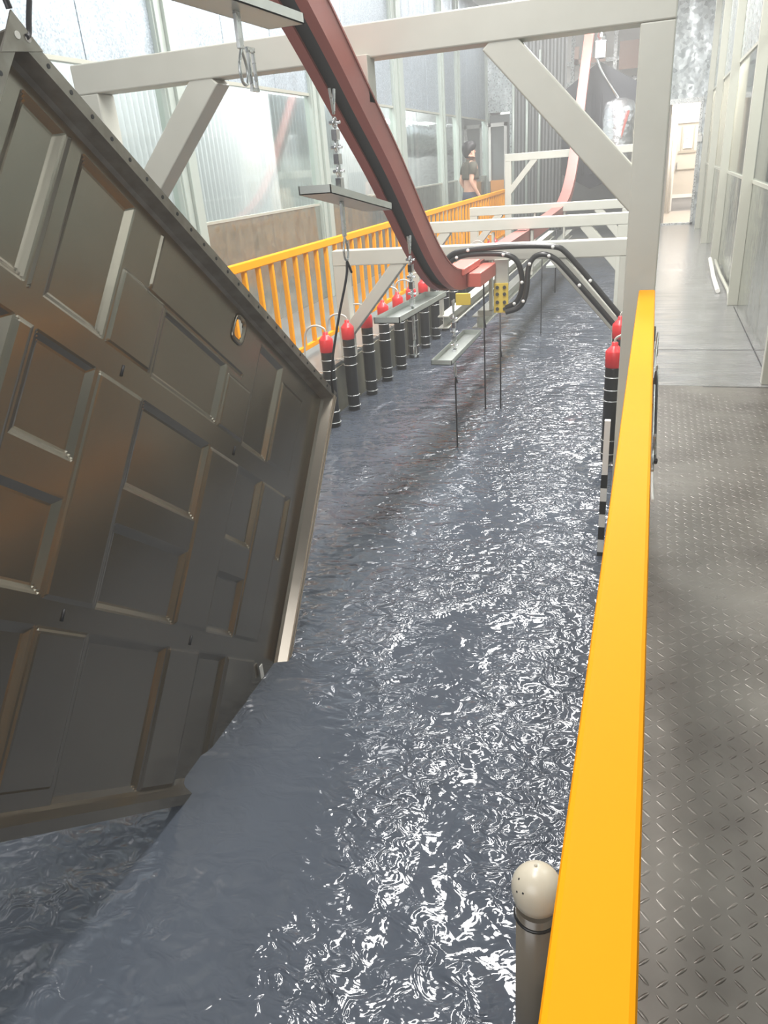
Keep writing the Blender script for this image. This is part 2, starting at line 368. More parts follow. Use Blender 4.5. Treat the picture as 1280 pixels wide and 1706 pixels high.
# beyond the windows: corrugated wall and foil-wrapped duct in the outer aisle
struct('wall_outer', corrugated(-6.4, 1.0, 28.0, 0.0, 4.6, 0.125, 0.05), CORR)
struct('wall_outer_partition', corrugated(-5.0, 10.2, 12.4, 0.0, 2.5, 0.11, 0.05), CORR)
mb = MB(); mb.tube([(-5.0, 14.0+0.3*i, 2.0+0.02*math.sin(i)) for i in range(24)], 0.34, 20, True, [0.34+0.018*(i % 2) for i in range(24)])
for y in (14.6, 17.4, 20.2): mb.tube([(-5.0, y, 2.2), (-5.0, y, 4.62)], 0.012, 8)
tag(obj('foil_duct', mb, DUCT), 'silver foil-wrapped air duct behind the left wall windows', 'duct')

# far part of the left aisle: end wall with beige door frame
mb = MB(); mb.box(-4.1, -3.95, 19.95, 20.1, 0, 4.6); mb.box(-3.42, -2.3, 19.95, 20.1, 0, 4.6); mb.box(-3.95, -3.42, 19.95, 20.1, 2.5, 4.6)
struct('wall_back_left', mb, GALV)
mb = MB(); mb.box(-3.95, -3.42, 20.0, 20.05, 0, 2.45); o = struct('door_1', mb, DKGREY)
mb = MB(); mb.box(-3.93, -3.87, 19.9, 19.99, 1.0, 2.28); mb.box(-3.55, -3.48, 19.9, 19.99, 0, 2.28); mb.box(-3.95, -3.48, 19.9, 19.99, 2.2, 2.28)
obj('door_frame', mb, PALE, o)
mb = MB(); mb.box(-3.88, -3.55, 19.86, 19.98, 0.05, 1.02); obj('lower_board', mb, ORANGE, o)

# end wall of the tunnel (y=17.5): corrugated flank, opening for the conveyor, steel bay above the side door
struct('wall_back_flank', corrugated(17.5, -2.95, -1.85, 0.0, 4.6, 0.14, 0.07, 'x'), DKGREY)
mb = MB()
for x in (-2.9, -2.62, -2.36): mb.tube([(x, 17.35, 0), (x, 17.35, 3.4)], 0.03, 10)
struct('trim_3', mb, COLM)
mb = MB(); mb.box(-1.85, 0.0, 17.5, 17.55, 0.0, 1.45); struct('wall_back_low', mb, DKGREY)
mb = MB(); mb.box(0.0, 0.1, 17.45, 17.6, 0, 4.6); mb.box(0.75, 0.85, 17.45, 17.6, 0, 4.6); mb.box(0.1, 0.75, 17.5, 17.55, 2.28, 4.6)
struct('wall_back_right', mb, galv('spangled_sheet_dark', (0.30, 0.33, 0.34), (0.58, 0.62, 0.62), 16, 0.35, 0.7, 0.4))
mb = MB(); mb.box(0.08, 0.76, 17.42, 17.5, 2.21, 2.3); mb.box(0.08, 0.13, 17.42, 17.5, 0, 2.21); mb.box(0.71, 0.76, 17.42, 17.5, 0, 2.21); mb.box(0.08, 0.76, 17.42, 17.52, 0, 0.035)
struct('trim_4', mb, ZINC)
# room past the conveyor opening
mb = MB(); mb.box(-4.0, 0.0, 21.9, 22.0, 0, 5.0); struct('wall_far', mb, PALE)
mb = MB()
for z in (3.0, 3.45, 4.2): mb.box(-3.4, -0.05, 21.7, 21.85, z, z+0.09)
for x in (-3.0, -2.2, -1.2, -0.4): mb.box(x, x+0.09, 21.65, 21.8, 0, 5.0)
struct('trim_5', mb, ZINC)
mb = MB(); mb.box(-2.0, -1.3, 20.4, 20.5, 3.35, 3.45); mb.box(-2.0, -1.9, 20.4, 20.5, 3.35, 3.7); mb.box(-1.0, -0.2, 20.4, 20.5, 3.15, 3.7)
struct('trim_6', mb, mat('salmon_primer', (0.62, 0.40, 0.32), 0.5))

# side room seen through the narrow doorway
mb = MB(); mb.box(0.1, 0.2, 17.6, 21.2, 0, 3.2); mb.box(0.2, 1.6, 21.2, 21.3, 1.95, 3.2); mb.box(0.2, 0.36, 21.2, 21.3, 0, 1.95)
mb.box(0.92, 1.6, 21.2, 21.3, 0, 1.95); mb.box(1.5, 1.6, 17.6, 21.2, 0, 3.2); mb.box(0.0, 3.0, 26.4, 26.5, 0, 3.2); mb.box(0.0, 1.6, 17.6, 21.3, 3.2, 3.3); struct('wall_side_room', mb, BEIGE)
mb = MB(); mb.box(0.36, 0.92, 21.22, 21.27, 0.38, 1.95); d2 = struct('door_2', mb, BEIGE, 0.004)
mb = MB(); mb.box(0.36, 0.40, 21.17, 21.22, 0, 1.99); mb.box(0.36, 0.92, 21.17, 21.22, 1.95, 2.0); obj('door_frame', mb, PALE, d2)
mb = MB(); mb.box(0.40, 0.86, 21.17, 21.22, 0.30, 0.38); obj('bottom_rail', mb, WHITE, d2)
mb = MB(); mb.box(0.50, 0.52, 21.19, 21.22, 1.35, 1.87); mb.box(0.78, 0.80, 21.19, 21.22, 1.35, 1.87); mb.box(0.45, 0.85, 21.19, 21.22, 1.30, 1.345); mb.box(0.43, 0.86, 21.19, 21.22, 0.93, 0.95); obj('panel_moulding', mb, mat('brown_moulding', (0.3, 0.26, 0.2), 0.5), d2)
mb = MB(); mb.box(0.44, 0.455, 21.12, 21.2, 0.95, 1.1); obj('door_handle', mb, BLKM, d2)
nt_ = thing('paper_notice', (0.65, 21.19, 1.38), 'white printed paper notice posted on the beige door beyond the walkway', 'notice')
mb = MB(); mb.box(0.555, 0.755, 21.184, 21.19, 1.40, 1.84); obj('sheet', mb, WHITE, nt_)
mb = MB()
for i in range(7): mb.box(0.58, 0.73-0.03*(i % 3), 21.181, 21.184, 1.76-i*0.05, 1.775-i*0.05)
obj('printed_lines', mb, mat('grey_ink', (0.25, 0.27, 0.3), 0.6), nt_)
mb = MB()
for x in (0.26, 0.33): mb.tube([(x, 20.6, 0), (x, 20.6, 2.3)], 0.025, 10)
mb.tube([(0.26, 20.6, 1.95), (0.40, 20.6, 1.95)], 0.02, 8)
tag(obj('pipe_stand', mb, WHITE), 'white upright pipes just inside the narrow far doorway', 'pipes')

# right wall at x=0.85
XR = 0.86
ry = [5.42, 8.32, 11.27, 13.9, 16.4]
mb = MB(); mb2 = MB(); e2 = [-2.0, 2.6]+ry+[17.5]
for i in range(len(e2)-1):
    mb.box(XR, XR+0.02, e2[i]+0.006, e2[i+1]-0.006, 0, 1.12); mb2.box(XR, XR+0.02, e2[i]+0.006, e2[i+1]-0.006, 2.36, 4.6)
    m3 = MB(); m3.box(XR+0.004, XR+0.012, e2[i]+0.02, e2[i+1]-0.02, 1.15, 2.34); struct('window_%d' % (i+10), m3, GLASS)
struct('wall_right', mb, SHEET); struct('wall_right_upper', mb2, GALV)
mb = MB(); mb.box(XR-0.01, XR+0.04, -2, 17.5, 1.12, 1.15); mb.box(XR-0.01, XR+0.04, -2, 17.5, 2.335, 2.365); struct('trim_7', mb, FRAME)
struct('wall_right_outer', corrugated(2.7, -2.0, 17.5, 0, 4.0, 0.15, 0.05), CORR)
for i, y in enumerate(ry):
    mb = MB(); mb.box(0.765, XR+0.0, y-0.035, y+0.035, 0.0, 4.6); mb.box(0.79, 0.83, y+0.035, y+0.06, 0.02, 4.6)
    tag(obj('wall_post', mb, FRAME, None, 0.004, at=(0.8, y, 0)),
        'cream post on the right wall, %s' % ['cut off by the right edge of the photo', 'its foot at the start of the long floor seam', 'its foot beside the lying white pipe', 'second before the far doorway', 'last before the far doorway'][i], 'post', 'right wall posts')
mb = MB(); mb.tube([(0.74, 10.95, 0.12), (0.735, 10.0, 0.03), (0.72, 9.0, 0.028)], 0.024, 12)
p = obj('plastic_hose', mb, WHITE); tag(p, 'white plastic pipe end lying on walkway floor by the right wall posts', 'pipe')
mb = MB(); mb.tube([(0.80, 10.9, 0.1), (0.82, 10.2, 0.03), (0.825, 9.0, 0.026), (0.80, 8.5, 0.024)], 0.02, 12)
tag(obj('plastic_hose', mb, FRAME), 'cream flexible hose curling against the foot of the right wall post', 'hose')
mb = MB()
mb.box(0.08, XR, 6.376, 6.384, 0.0, 0.0015); mb.box(0.4, XR, 5.31, 5.318, 0, 0.0015); mb.box(0.815, 0.825, 5.5, 8.2, 0, 0.0015)
struct('trim_8', mb, BLKM)
mb = MB(); mb.box(0.71, 0.79, 17.3, 17.43, 1.52, 1.62); mb.lathe((0.75, 17.36, 1.62), [(0.03, 0), (0.035, 0.03), (0.015, 0.06)], 12)
tag(obj('junction_box', mb, WHITE), 'small white junction box on the right jamb of the far doorway', 'electrical box')

# ------------------------------------------------------------------ railings
def railing(name, x, y0, y1, zt, step, label, w=0.05, posts=True, zb=0.12, foot=0.0, bw=0.034):
    t = thing(name, (x, (y0+y1)/2, foot), label, 'railing')
    mb = MB(); mb.box(x-w/2, x+w/2, y0, y1, zt-0.06, zt); obj('top_rail', mb, YEL, t, 0.006)
    mb = MB(); mb.box(x-0.018, x+0.018, y0, y1, zb-0.02, zb+0.02); obj('bottom_rail', mb, YEL, t, 0.004)
    n = int((y1-y0)/step); first = None
    for i in range(n+1):
        y = y0+0.04+i*step
        if y > y1: break
        if first is None:
            mb = MB(); mb.box(x-bw/2, x+bw/2, y-bw/2, y+bw/2, zb+0.018, zt-0.055); first = obj('baluster', mb, YEL, t, 0.003)
        else:
            c = first.copy(); C.objects.link(c); c.parent = t; c.location = (0, y-(y0+0.04), 0)
    k = max(1, round((y1-y0)/2.2))
    for i in range(k+1):
        y = min(max(y0+(y1-y0)*i/k, y0+0.02), y1-0.02)+0.1*(0 if i in (0, k) else 1)
        mb = MB(); mb.box(x-0.02, x+0.02, y-0.02, y+0.02, foot, zb-0.018); obj('foot_post', mb, YEL, t)
    return t
railing('yellow_railing', -2.80, 2.3, 15.8, 0.95, 0.222, 'yellow steel picket railing along the left walkway past the red-capped tubes', 0.055, foot=0.0)
t = railing('yellow_railing', -0.003, -0.6, 3.43, 0.95, 0.28, 'wide yellow handrail along the right walkway, filling the lower right foreground', 0.066, bw=0.02)

# bundle of cables hanging along the walkway side of the near railing
cb = thing('cable_bundle', (0.045, 2.9, 0.7), 'grey cables sagging beside the far end of the wide yellow handrail', 'cables')
for k, (c_, dz) in enumerate(((ZINC, 0.0), (BLKM, 0.03), (WHITE, -0.03), (ZINC, 0.06))):
    mb = MB(); pts = []
    for i in range(25):
        u = i/24; y = 2.0+1.45*u
        pts.append((0.046+0.010*math.sin(5*u+k), y, 0.80+dz-0.17*math.sin(math.pi*((u*2+0.2*k) % 1))))
    mb.tube(pts, 0.0045, 8); obj('cable', mb, c_, cb)

# ------------------------------------------------------------------ gantries
def gantry(y, x0, x1, z0, z1, label, s=0.12, brace=0.6, rail_foot=(0.045, -0.35), braces=('L', 'R')):
    t = thing('gantry_frame', ((x0+x1)/2, y+s/2, rail_foot[0]), label, 'steel frame', 'cream portal frames over the tank')
    ym = y+s/2; h = z1-z0
    mb = MB(); mb.box(x0, x1, y, y+s, z0, z1); obj('crossbeam', mb, CREAM, t, 0.006)
    mb = MB(); mb.box(x0, x0+s, y+0.002, y+s-0.002, rail_foot[0], z0); obj('upright', mb, CREAM, t, 0.006)
    mb = MB(); mb.box(x1-s, x1, y+0.002, y+s-0.002, rail_foot[1], z0); obj('upright', mb, CREAM, t, 0.006)
    if 'L' in braces:
        mb = MB(); mb.bar((x0+s*0.6, ym, z0-brace), (x0+brace+s*0.2, ym, z0+0.02), s*0.9, s*0.85); obj('brace', mb, CREAM, t, 0.005)
    if 'R' in braces:
        mb = MB(); mb.bar((x1-s*0.6, ym, z0-brace), (x1-brace-s*0.2, ym, z0+0.02), s*0.9, s*0.85); obj('brace', mb, CREAM, t, 0.005)
    return t
# the tall near one
g0 = gantry(3.5, -2.75, 0.03, 1.93, 2.06, 'tall cream portal frame over the tank, nearest, with the big diagonal brace', 0.13, braces=())
mb = MB(); mb.bar((-0.055, 3.565, 1.30), (-0.67, 3.565, 1.95), 0.12, 0.125); obj('brace', mb, CREAM, g0, 0.006)
mb = MB(); mb.bar((-2.70, 3.565, 1.22), (-2.0, 3.565, 1.95), 0.122, 0.125); obj('brace', mb, CREAM, g0, 0.006)
mb = MB(); mb.box(-1.29, -1.20, 3.46, 3.56, 1.76, 1.94); mb.ring((-1.225, 3.455, 1.80), 0.014, 0.004, ax='y'); obj('hanger_bracket', mb, CREAM, g0, 0.003)
# striped foot marker beside its right upright
mb = MB(); mb.box(-0.15, -0.12, 3.44, 3.48, -0.4, 0.34); st = thing('striped_marker', (-0.135, 3.46, -0.4), 'thin black and white striped upright beside the right foot of the nearest frame', 'marker')
for i in range(7):
    mb = MB(); mb.box(-0.148, -0.118, 3.43, 3.46, -0.4+i*0.07, -0.33+i*0.07)
    obj('stripe', mb, BLK if i % 2 == 0 else WHITE, st)
mb = MB(); mb.box(-0.146, -0.12, 3.431, 3.459, 0.09, 0.36); obj('stripe', mb, WHITE, st)

g1 = gantry(5.855, -2.45, -0.10, 0.80, 0.918, 'low cream portal frame carrying the looping black hoses', 0.11, 0.55, (0.045, -0.4))
mb = MB(); mb.box(-1.115, -1.01, 5.82, 5.855, 0.62, 0.81); obj('hanger_plate', mb, CREAM, g1, 0.003)
mb = MB(); mb.box(-1.118, -1.007, 5.805, 5.82, 0.42, 0.64); yp = obj('bolted_plate', mb, YEL2, g1, 0.002)
for i in range(2):
    for z in (0.45, 0.50, 0.56, 0.61):
        mb = MB(); mb.tube([(-1.09+i*0.055, 5.796, z), (-1.09+i*0.055, 5.806, z)], 0.014, 6); obj('bolt', mb, SLOT, yp)
g2 = gantry(8.2, -2.52, -0.22, 0.82, 0.93, 'second low cream portal frame from the front, behind the black hoses', 0.11, 0.42, (0.045, -0.4))
g3 = gantry(11.305, -2.52, -0.30, 0.77, 0.885, 'third low cream portal frame, in front of the tank end', 0.11, 0.42, (0.045, -0.4))
g4 = gantry(14.2, -2.52, -0.30, 1.44, 1.56, 'farthest cream portal frame, standing taller than the three low ones', 0.11, 0.5, (0.045, -0.4))

# ------------------------------------------------------------------ conveyor track
path = [(1.0, 3.22), (1.8, 2.72), (2.5, 2.28), (2.9, 2.03), (3.12, 1.89), (3.4, 1.70), (3.54, 1.61), (3.75, 1.47), (3.95, 1.32), (4.17, 1.15), (4.39, 0.99), (4.6, 0.865), (4.8, 0.775), (5.0, 0.72), (5.25, 0.69), (5.6, 0.68)]
path += [(6.5, 0.68), (8.0, 0.68), (10.0, 0.68), (11.6, 0.70), (12.2, 0.78), (12.8, 0.95), (13.4, 1.28), (13.9, 1.71), (14.53, 2.34), (15.85, 3.55), (17.0, 4.5)]
def smooth(P, it=2):
    for _ in range(it):
        Q = [P[0]]
        for a, b in zip(P[:-1], P[1:]):
            Q += [(a[0]*.75+b[0]*.25, a[1]*.75+b[1]*.25), (a[0]*.25+b[0]*.75, a[1]*.25+b[1]*.75)]
        P = Q+[P[-1]]
    return P
path = smooth(path)
tr = thing('conveyor_track', (-1.275, 5.5, 0.68), 'red-oxide conveyor track sloping down to the tank and rising again at the far end', 'conveyor track')
x0, x1 = -1.35, -1.20; H = 0.125
prof = [(x0, 0), (x0+0.045, 0), (x0+0.045, 0.012), (x0+0.012, 0.012), (x0+0.012, H-0.012), (x1-0.012, H-0.012), (x1-0.012, 0.012), (x1-0.045, 0.012), (x1-0.045, 0), (x1, 0), (x1, H), (x0, H)]
mb = MB(); mb.sweep(prof, path); obj('rail_channel', mb, REDB, tr)
mb = MB(); mb.sweep([(x0+0.02, 0.035), (x1-0.02, 0.035), (x1-0.02, 0.06), (x0+0.02, 0.06)], path); obj('drive_chain', mb, SLOT, tr)
mb = MB(); mb.sweep([(x1-0.012, H), (x1+0.004, H), (x1+0.004, H+0.01), (x1-0.012, H+0.01)], path); obj('top_edge_strip', mb, REDB, tr)
mb = MB(); mb.box(-1.20, -1.10, 5.25, 5.80, 0.70, 0.795); mb.box(-1.33, -1.18, 5.1, 5.62, 0.80, 0.845); obj('drive_housing', mb, mat('faded_red_paint', (0.55, 0.13, 0.10), 0.45), tr, 0.006)
mb = MB(); mb.box(-1.198, -1.10, 4.90, 4.92, 0.64, 0.715)
obj('end_plate', mb, YEL2, tr, 0.002)

# cream guide I-beams over the bath
def ibeam(xc, label):
    t = thing('guide_beam', (xc, 9.5, 0.265), label, 'steel beam', 'I-beams over the bath')
    y0, y1, z0, z1 = 5.975, 13.2, 0.265, 0.365
    mb = MB(); a, bw, th = 0.045, 0.004, 0.009
    P = [(-a, z0), (a, z0), (a, z0+th), (bw, z0+th), (bw, z1-th), (a, z1-th), (a, z1), (-a, z1), (-a, z1-th), (-bw, z1-th), (-bw, z0+th), (-a, z0+th)]
    n = len(P); mb.add([(xc+x, y, z) for y in (y0, y1) for x, z in P], [(k, (k+1) % n, n+(k+1) % n, n+k) for k in range(n)]+[tuple(reversed(range(n))), tuple(range(n, 2*n))])
    o = obj('i_beam', mb, CREAM, t)
    mb = MB()
    so = -0.02 if xc < -1.4 else 0.105
    for g in (6.02, 8.25, 11.36): mb.box(xc+so-0.012, xc+so+0.012, g-0.03, g+0.03, z1-0.01 if so < 0 else 0.40, 0.80)
    if so > 0:
        for g in (6.02, 8.25, 11.36): mb.box(xc, xc+so+0.012, g-0.03, g+0.03, z1-0.005, 0.405)
    obj('suspension_strap', mb, CREAM, t)
ibeam(-1.57, 'left of two cream I-beams over the bath, ending beneath the red track bend')
ibeam(-1.285, 'right of two cream I-beams over the bath, ending beside the yellow bolted plate')

# ------------------------------------------------------------------ hoses on the low frame
def arc(P, it=3):
    P = [Vector(p) for p in P]
    for _ in range(it):
        Q = [P[0]]
        for a, b in zip(P[:-1], P[1:]): Q += [a*.75+b*.25, a*.25+b*.75]
        P = Q+[P[-1]]
    return P
hz = [([(-1.585, 5.0+.9, 0.66), (-1.56, 6.0, 0.76), (-1.50, 6.0, 0.84), (-1.40, 6.0, 0.868), (-1.03, 6.0, 0.886), (-0.68, 6.0, 0.875), (-0.60, 6.0, 0.83), (-0.18, 6.0, 0.34)], 'outer black hose running along the low frame and down its right brace'),
      ([(-1.53, 6.0, 0.73), (-1.50, 6.0, 0.79), (-1.42, 6.0, 0.83), (-1.26, 6.0, 0.84), (-1.05, 6.0, 0.83), (-0.965, 6.0, 0.78), (-0.93, 6.0, 0.66), (-0.93, 6.0, 0.56), (-0.97, 6.0, 0.46), (-1.06, 6.0, 0.42)], 'inner left black hose looping down behind the yellow bolted plate'),
      ([(-1.05, 5.93, 0.40), (-0.93, 5.94, 0.43), (-0.885, 5.95, 0.55), (-0.885, 5.97, 0.72), (-0.85, 5.98, 0.80), (-0.78, 5.98, 0.825), (-0.70, 5.98, 0.80), (-0.62, 5.98, 0.73), (-0.23, 5.98, 0.29)], 'inner right black hose rising to the low frame and down the brace')]
for P, lab in hz:
    P = [(p[0]*0.962, p[1]*0.962, 1.5+(p[2]-1.5)*0.962) for p in P]
    t = thing('black_hose', P[4], lab, 'hose', 'black hoses on the low frame')
    mb = MB(); mb.tube(arc(P), 0.02, 12); obj('hose', mb, BLK, t)
    for k in (0.22, 0.45, 0.7, 0.88):
        q = arc(P); q = q[int(k*(len(q)-1))]
        mb = MB(); mb.lathe((q.x, q.y-0.022, q.z-0.008), [(0.004, -0.004), (0.011, 0.0), (0.013, 0.012), (0.006, 0.02)], 10); obj('white_clip', mb, WHITE, t)

# ------------------------------------------------------------------ anode tubes
def anode(loc, label, group):
    t = thing('anode_tube', loc, label, 'tube', group); x, y, z = loc
    mb = MB(); mb.lathe((x, y, z), [(0.047, 0), (0.05, 0.004), (0.05, 0.60), (0.047, 0.62)], 20)
    b = obj('tube_body', mb, BLK, t)
    mb = MB(); mb.lathe((x, y, z+0.61), [(0.051, 0), (0.053, 0.003), (0.053, 0.095), (0.050, 0.10), (0.022, 0.13), (0.019, 0.132), (0.019, 0.15), (0.012, 0.153)], 20)
    obj('red_cap', mb, REDP, t)
    for dz, r in ((0.05, 0.054), (0.14, 0.053), (0.40, 0.055), (0.47, 0.055), (0.55, 0.054)):
        mb = MB(); mb.ring((x, y, z+dz), r, 0.0035, 20, 6); obj('clamp_ring', mb, ZINC, t)
    s = -1 if x < -1 else 1
    mb = MB(); mb.tube(arc([(x, y, z+0.75), (x, y, z+0.79), (x+s*0.08, y-0.01, z+0.82), (x+s*0.16, y-0.02, z+0.78), (x+s*0.18, y-0.02, z+0.6), (x+s*0.19, y-0.02, z+(0.475 if s < 0 else 0.42))]), 0.008, 8); obj('vent_hose', mb, mat_hose, t)
    mb = MB(); mb.bar((x+s*0.045, y, z+0.44), (x+s*0.125, y+0.0, z+0.44), 0.06, 0.012, (0, 1, 0)); obj('mounting_bracket', mb, ZINC, t, 0.002)
    return t
mat_hose = mat('clear_grey_hose', (0.55, 0.52, 0.47), 0.25)
ordn = ['first', 'second', 'third', 'fourth', 'fifth', 'sixth', 'seventh', 'eighth', 'ninth', 'tenth', 'eleventh', 'twelfth', 'thirteenth', 'fourteenth', 'fifteenth', 'sixteenth']
a0 = anode((-2.30, 5.22, -0.36), 'red-capped black tube on the left tank side, nearest the big panel corner', 'red-capped tubes on the left tank side')
for k in range(1, 16):
    dup(a0, (-2.30, 5.22+0.455*k, -0.36), 'red-capped black tube, %s from the big panel corner along the left tank side' % ordn[k])
a1 = anode((-0.165, 4.70, -0.32), 'red-capped black tube on the right tank side, nearer of two behind the near upright', 'red-capped tubes on the right tank side')
dup(a1, (-0.165, 5.5, -0.32), 'red-capped black tube on the right tank side, farther of two behind the near upright')
mb = MB(); mb.tube([(-2.26, 5.02, -0.42), (-2.265, 5.02, -0.02)], 0.016, 10)
sp = thing('sampling_pipe', (-2.26, 5.02, -0.42), 'thin grey pipe with a white tip beside the hanging panel corner', 'pipe')
obj('pipe', mb, ZINC, sp); mb = MB(); mb.tube([(-2.265, 5.02, -0.02), (-2.265, 5.02, 0.03)], 0.02, 10); obj('white_tip', mb, WHITE, sp)
# grey liner boards standing between the tubes
mb = MB()
for k in range(22): mb.box(-2.412, -2.395, 4.9+0.455*k, 5.32+0.455*k, -0.6, 0.02)
o = tag(obj('liner_board', mb, mat('olive_grey_board', (0.20, 0.19, 0.13), 0.35, 0, None, (4, 0.7, (0.10, 0.10, 0.08)))), 'olive-grey tank lining behind the red-capped tubes on the left', 'tank lining')

# ivory capped pipe in the near foreground
pc = thing('capped_pipe', (-0.150, 1.02, -0.6), 'thick pipe with a round ivory cap beside the wide yellow handrail, bottom foreground', 'pipe')
cx, cyy, cz = -0.122, 1.02, 0.20
mb = MB(); mb.lathe((cx, cyy, 0), [(0.040, -0.6), (0.040, 0.15)], 28); obj('pipe_body', mb, mat('grey_brown_pipe', (0.16, 0.14, 0.11), 0.25), pc)
mb = MB(); mb.lathe((cx, cyy, cz), [(0.040, -0.034), (0.045, -0.03), (0.0485, -0.012)]+[(0.0495*math.cos(a), 0.0495*math.sin(a)) for a in [i*math.pi/2/12 for i in range(12)]]+[(0.002, 0.0495)], 36)
mb.lathe((cx-0.004, cyy+0.01, cz+0.047), [(0.004, 0), (0.003, 0.004), (0.0005, 0.006)], 8)
cp = obj('round_cap', mb, BONE, pc)
mb = MB()
for ax_, el in ((3.6, 0.75), (4.2, 0.5), (3.9, 0.35)):
    p = Vector((math.cos(ax_)*math.cos(el), math.sin(ax_)*math.cos(el), math.sin(el)))*0.0492
    mb.tube([Vector((cx, cyy, cz))+p*0.98, Vector((cx, cyy, cz))+p*1.01], 0.0022, 8)
obj('speck', mb, BLKM, cp)
mb = MB(); mb.ring((cx, cyy, 0.125), 0.041, 0.004, 24); obj('pipe_clamp', mb, BLK, pc)

# ------------------------------------------------------------------ the big hanging panel
F_ = 1.06; A_ = Vector((-1.25*F_, 1.45*F_, 1.5+0.30*F_)); da = Vector((0, 0.769, -0.639)).normalized(); db = Vector((0, 0.639, 0.769)).normalized()
W_, H_ = 1.84*F_, 1.60*F_
lows = [(0.045, 0.175, 0.09, 0.455), (0.235, 0.435, 0.09, 0.455), (0.64, 0.99, 0.255, 0.46), (1.17, 1.35, 0.10, 0.465),
        (0.03, 0.175, 0.53, 1.09), (0.24, 0.44, 0.53, 0.77), (0.24, 0.44, 0.86, 1.085), (0.635, 0.985, 0.53, 0.775), (0.635, 0.985, 0.87, 1.09), (1.18, 1.355, 0.535, 0.785), (1.18, 1.355, 0.89, 1.09),
        (0.03, 0.45, 1.155, 1.52), (0.64, 0.985, 1.155, 1.56), (1.17, 1.34, 1.155, 1.56), (0.55, 1.09, 0.245, 0.262), (1.56, 1.60, 0.53, 0.78)]
highs = [(0.18, 0.232, 0.53, 1.085), (0.445, 0.63, 0.25, 0.455), (0.45, 0.63, 0.53, 1.09), (0.99, 1.175, 0.535, 1.09), (1.36, 1.55, 0.535, 1.09), (1.0, 1.16, 0.28, 0.46), (1.36, 1.55, 0.15, 0.46),
         (0.455, 0.63, 1.155, 1.52), (0.99, 1.165, 1.155, 1.56), (1.345, 1.55, 1.155, 1.56)]
slots = [(0.553, 0.567, 0.085, 0.24), (0.185, 0.197, 0.085, 0.46)]
def rect_h(u, v, r, s):
    d = min(u-r[0], r[1]-u, v-r[2], r[3]-v); return 0 if d <= 0 else min(1, d/s)
def relief(u, v):
    h = 0
    for r in lows: h -= 0.014*rect_h(u, v, r, 0.019)
    for r in highs: h += 0.005*rect_h(u, v, r, 0.009)
    for r in slots: h += 0.006*rect_h(u, v, r, 0.005)
    return h
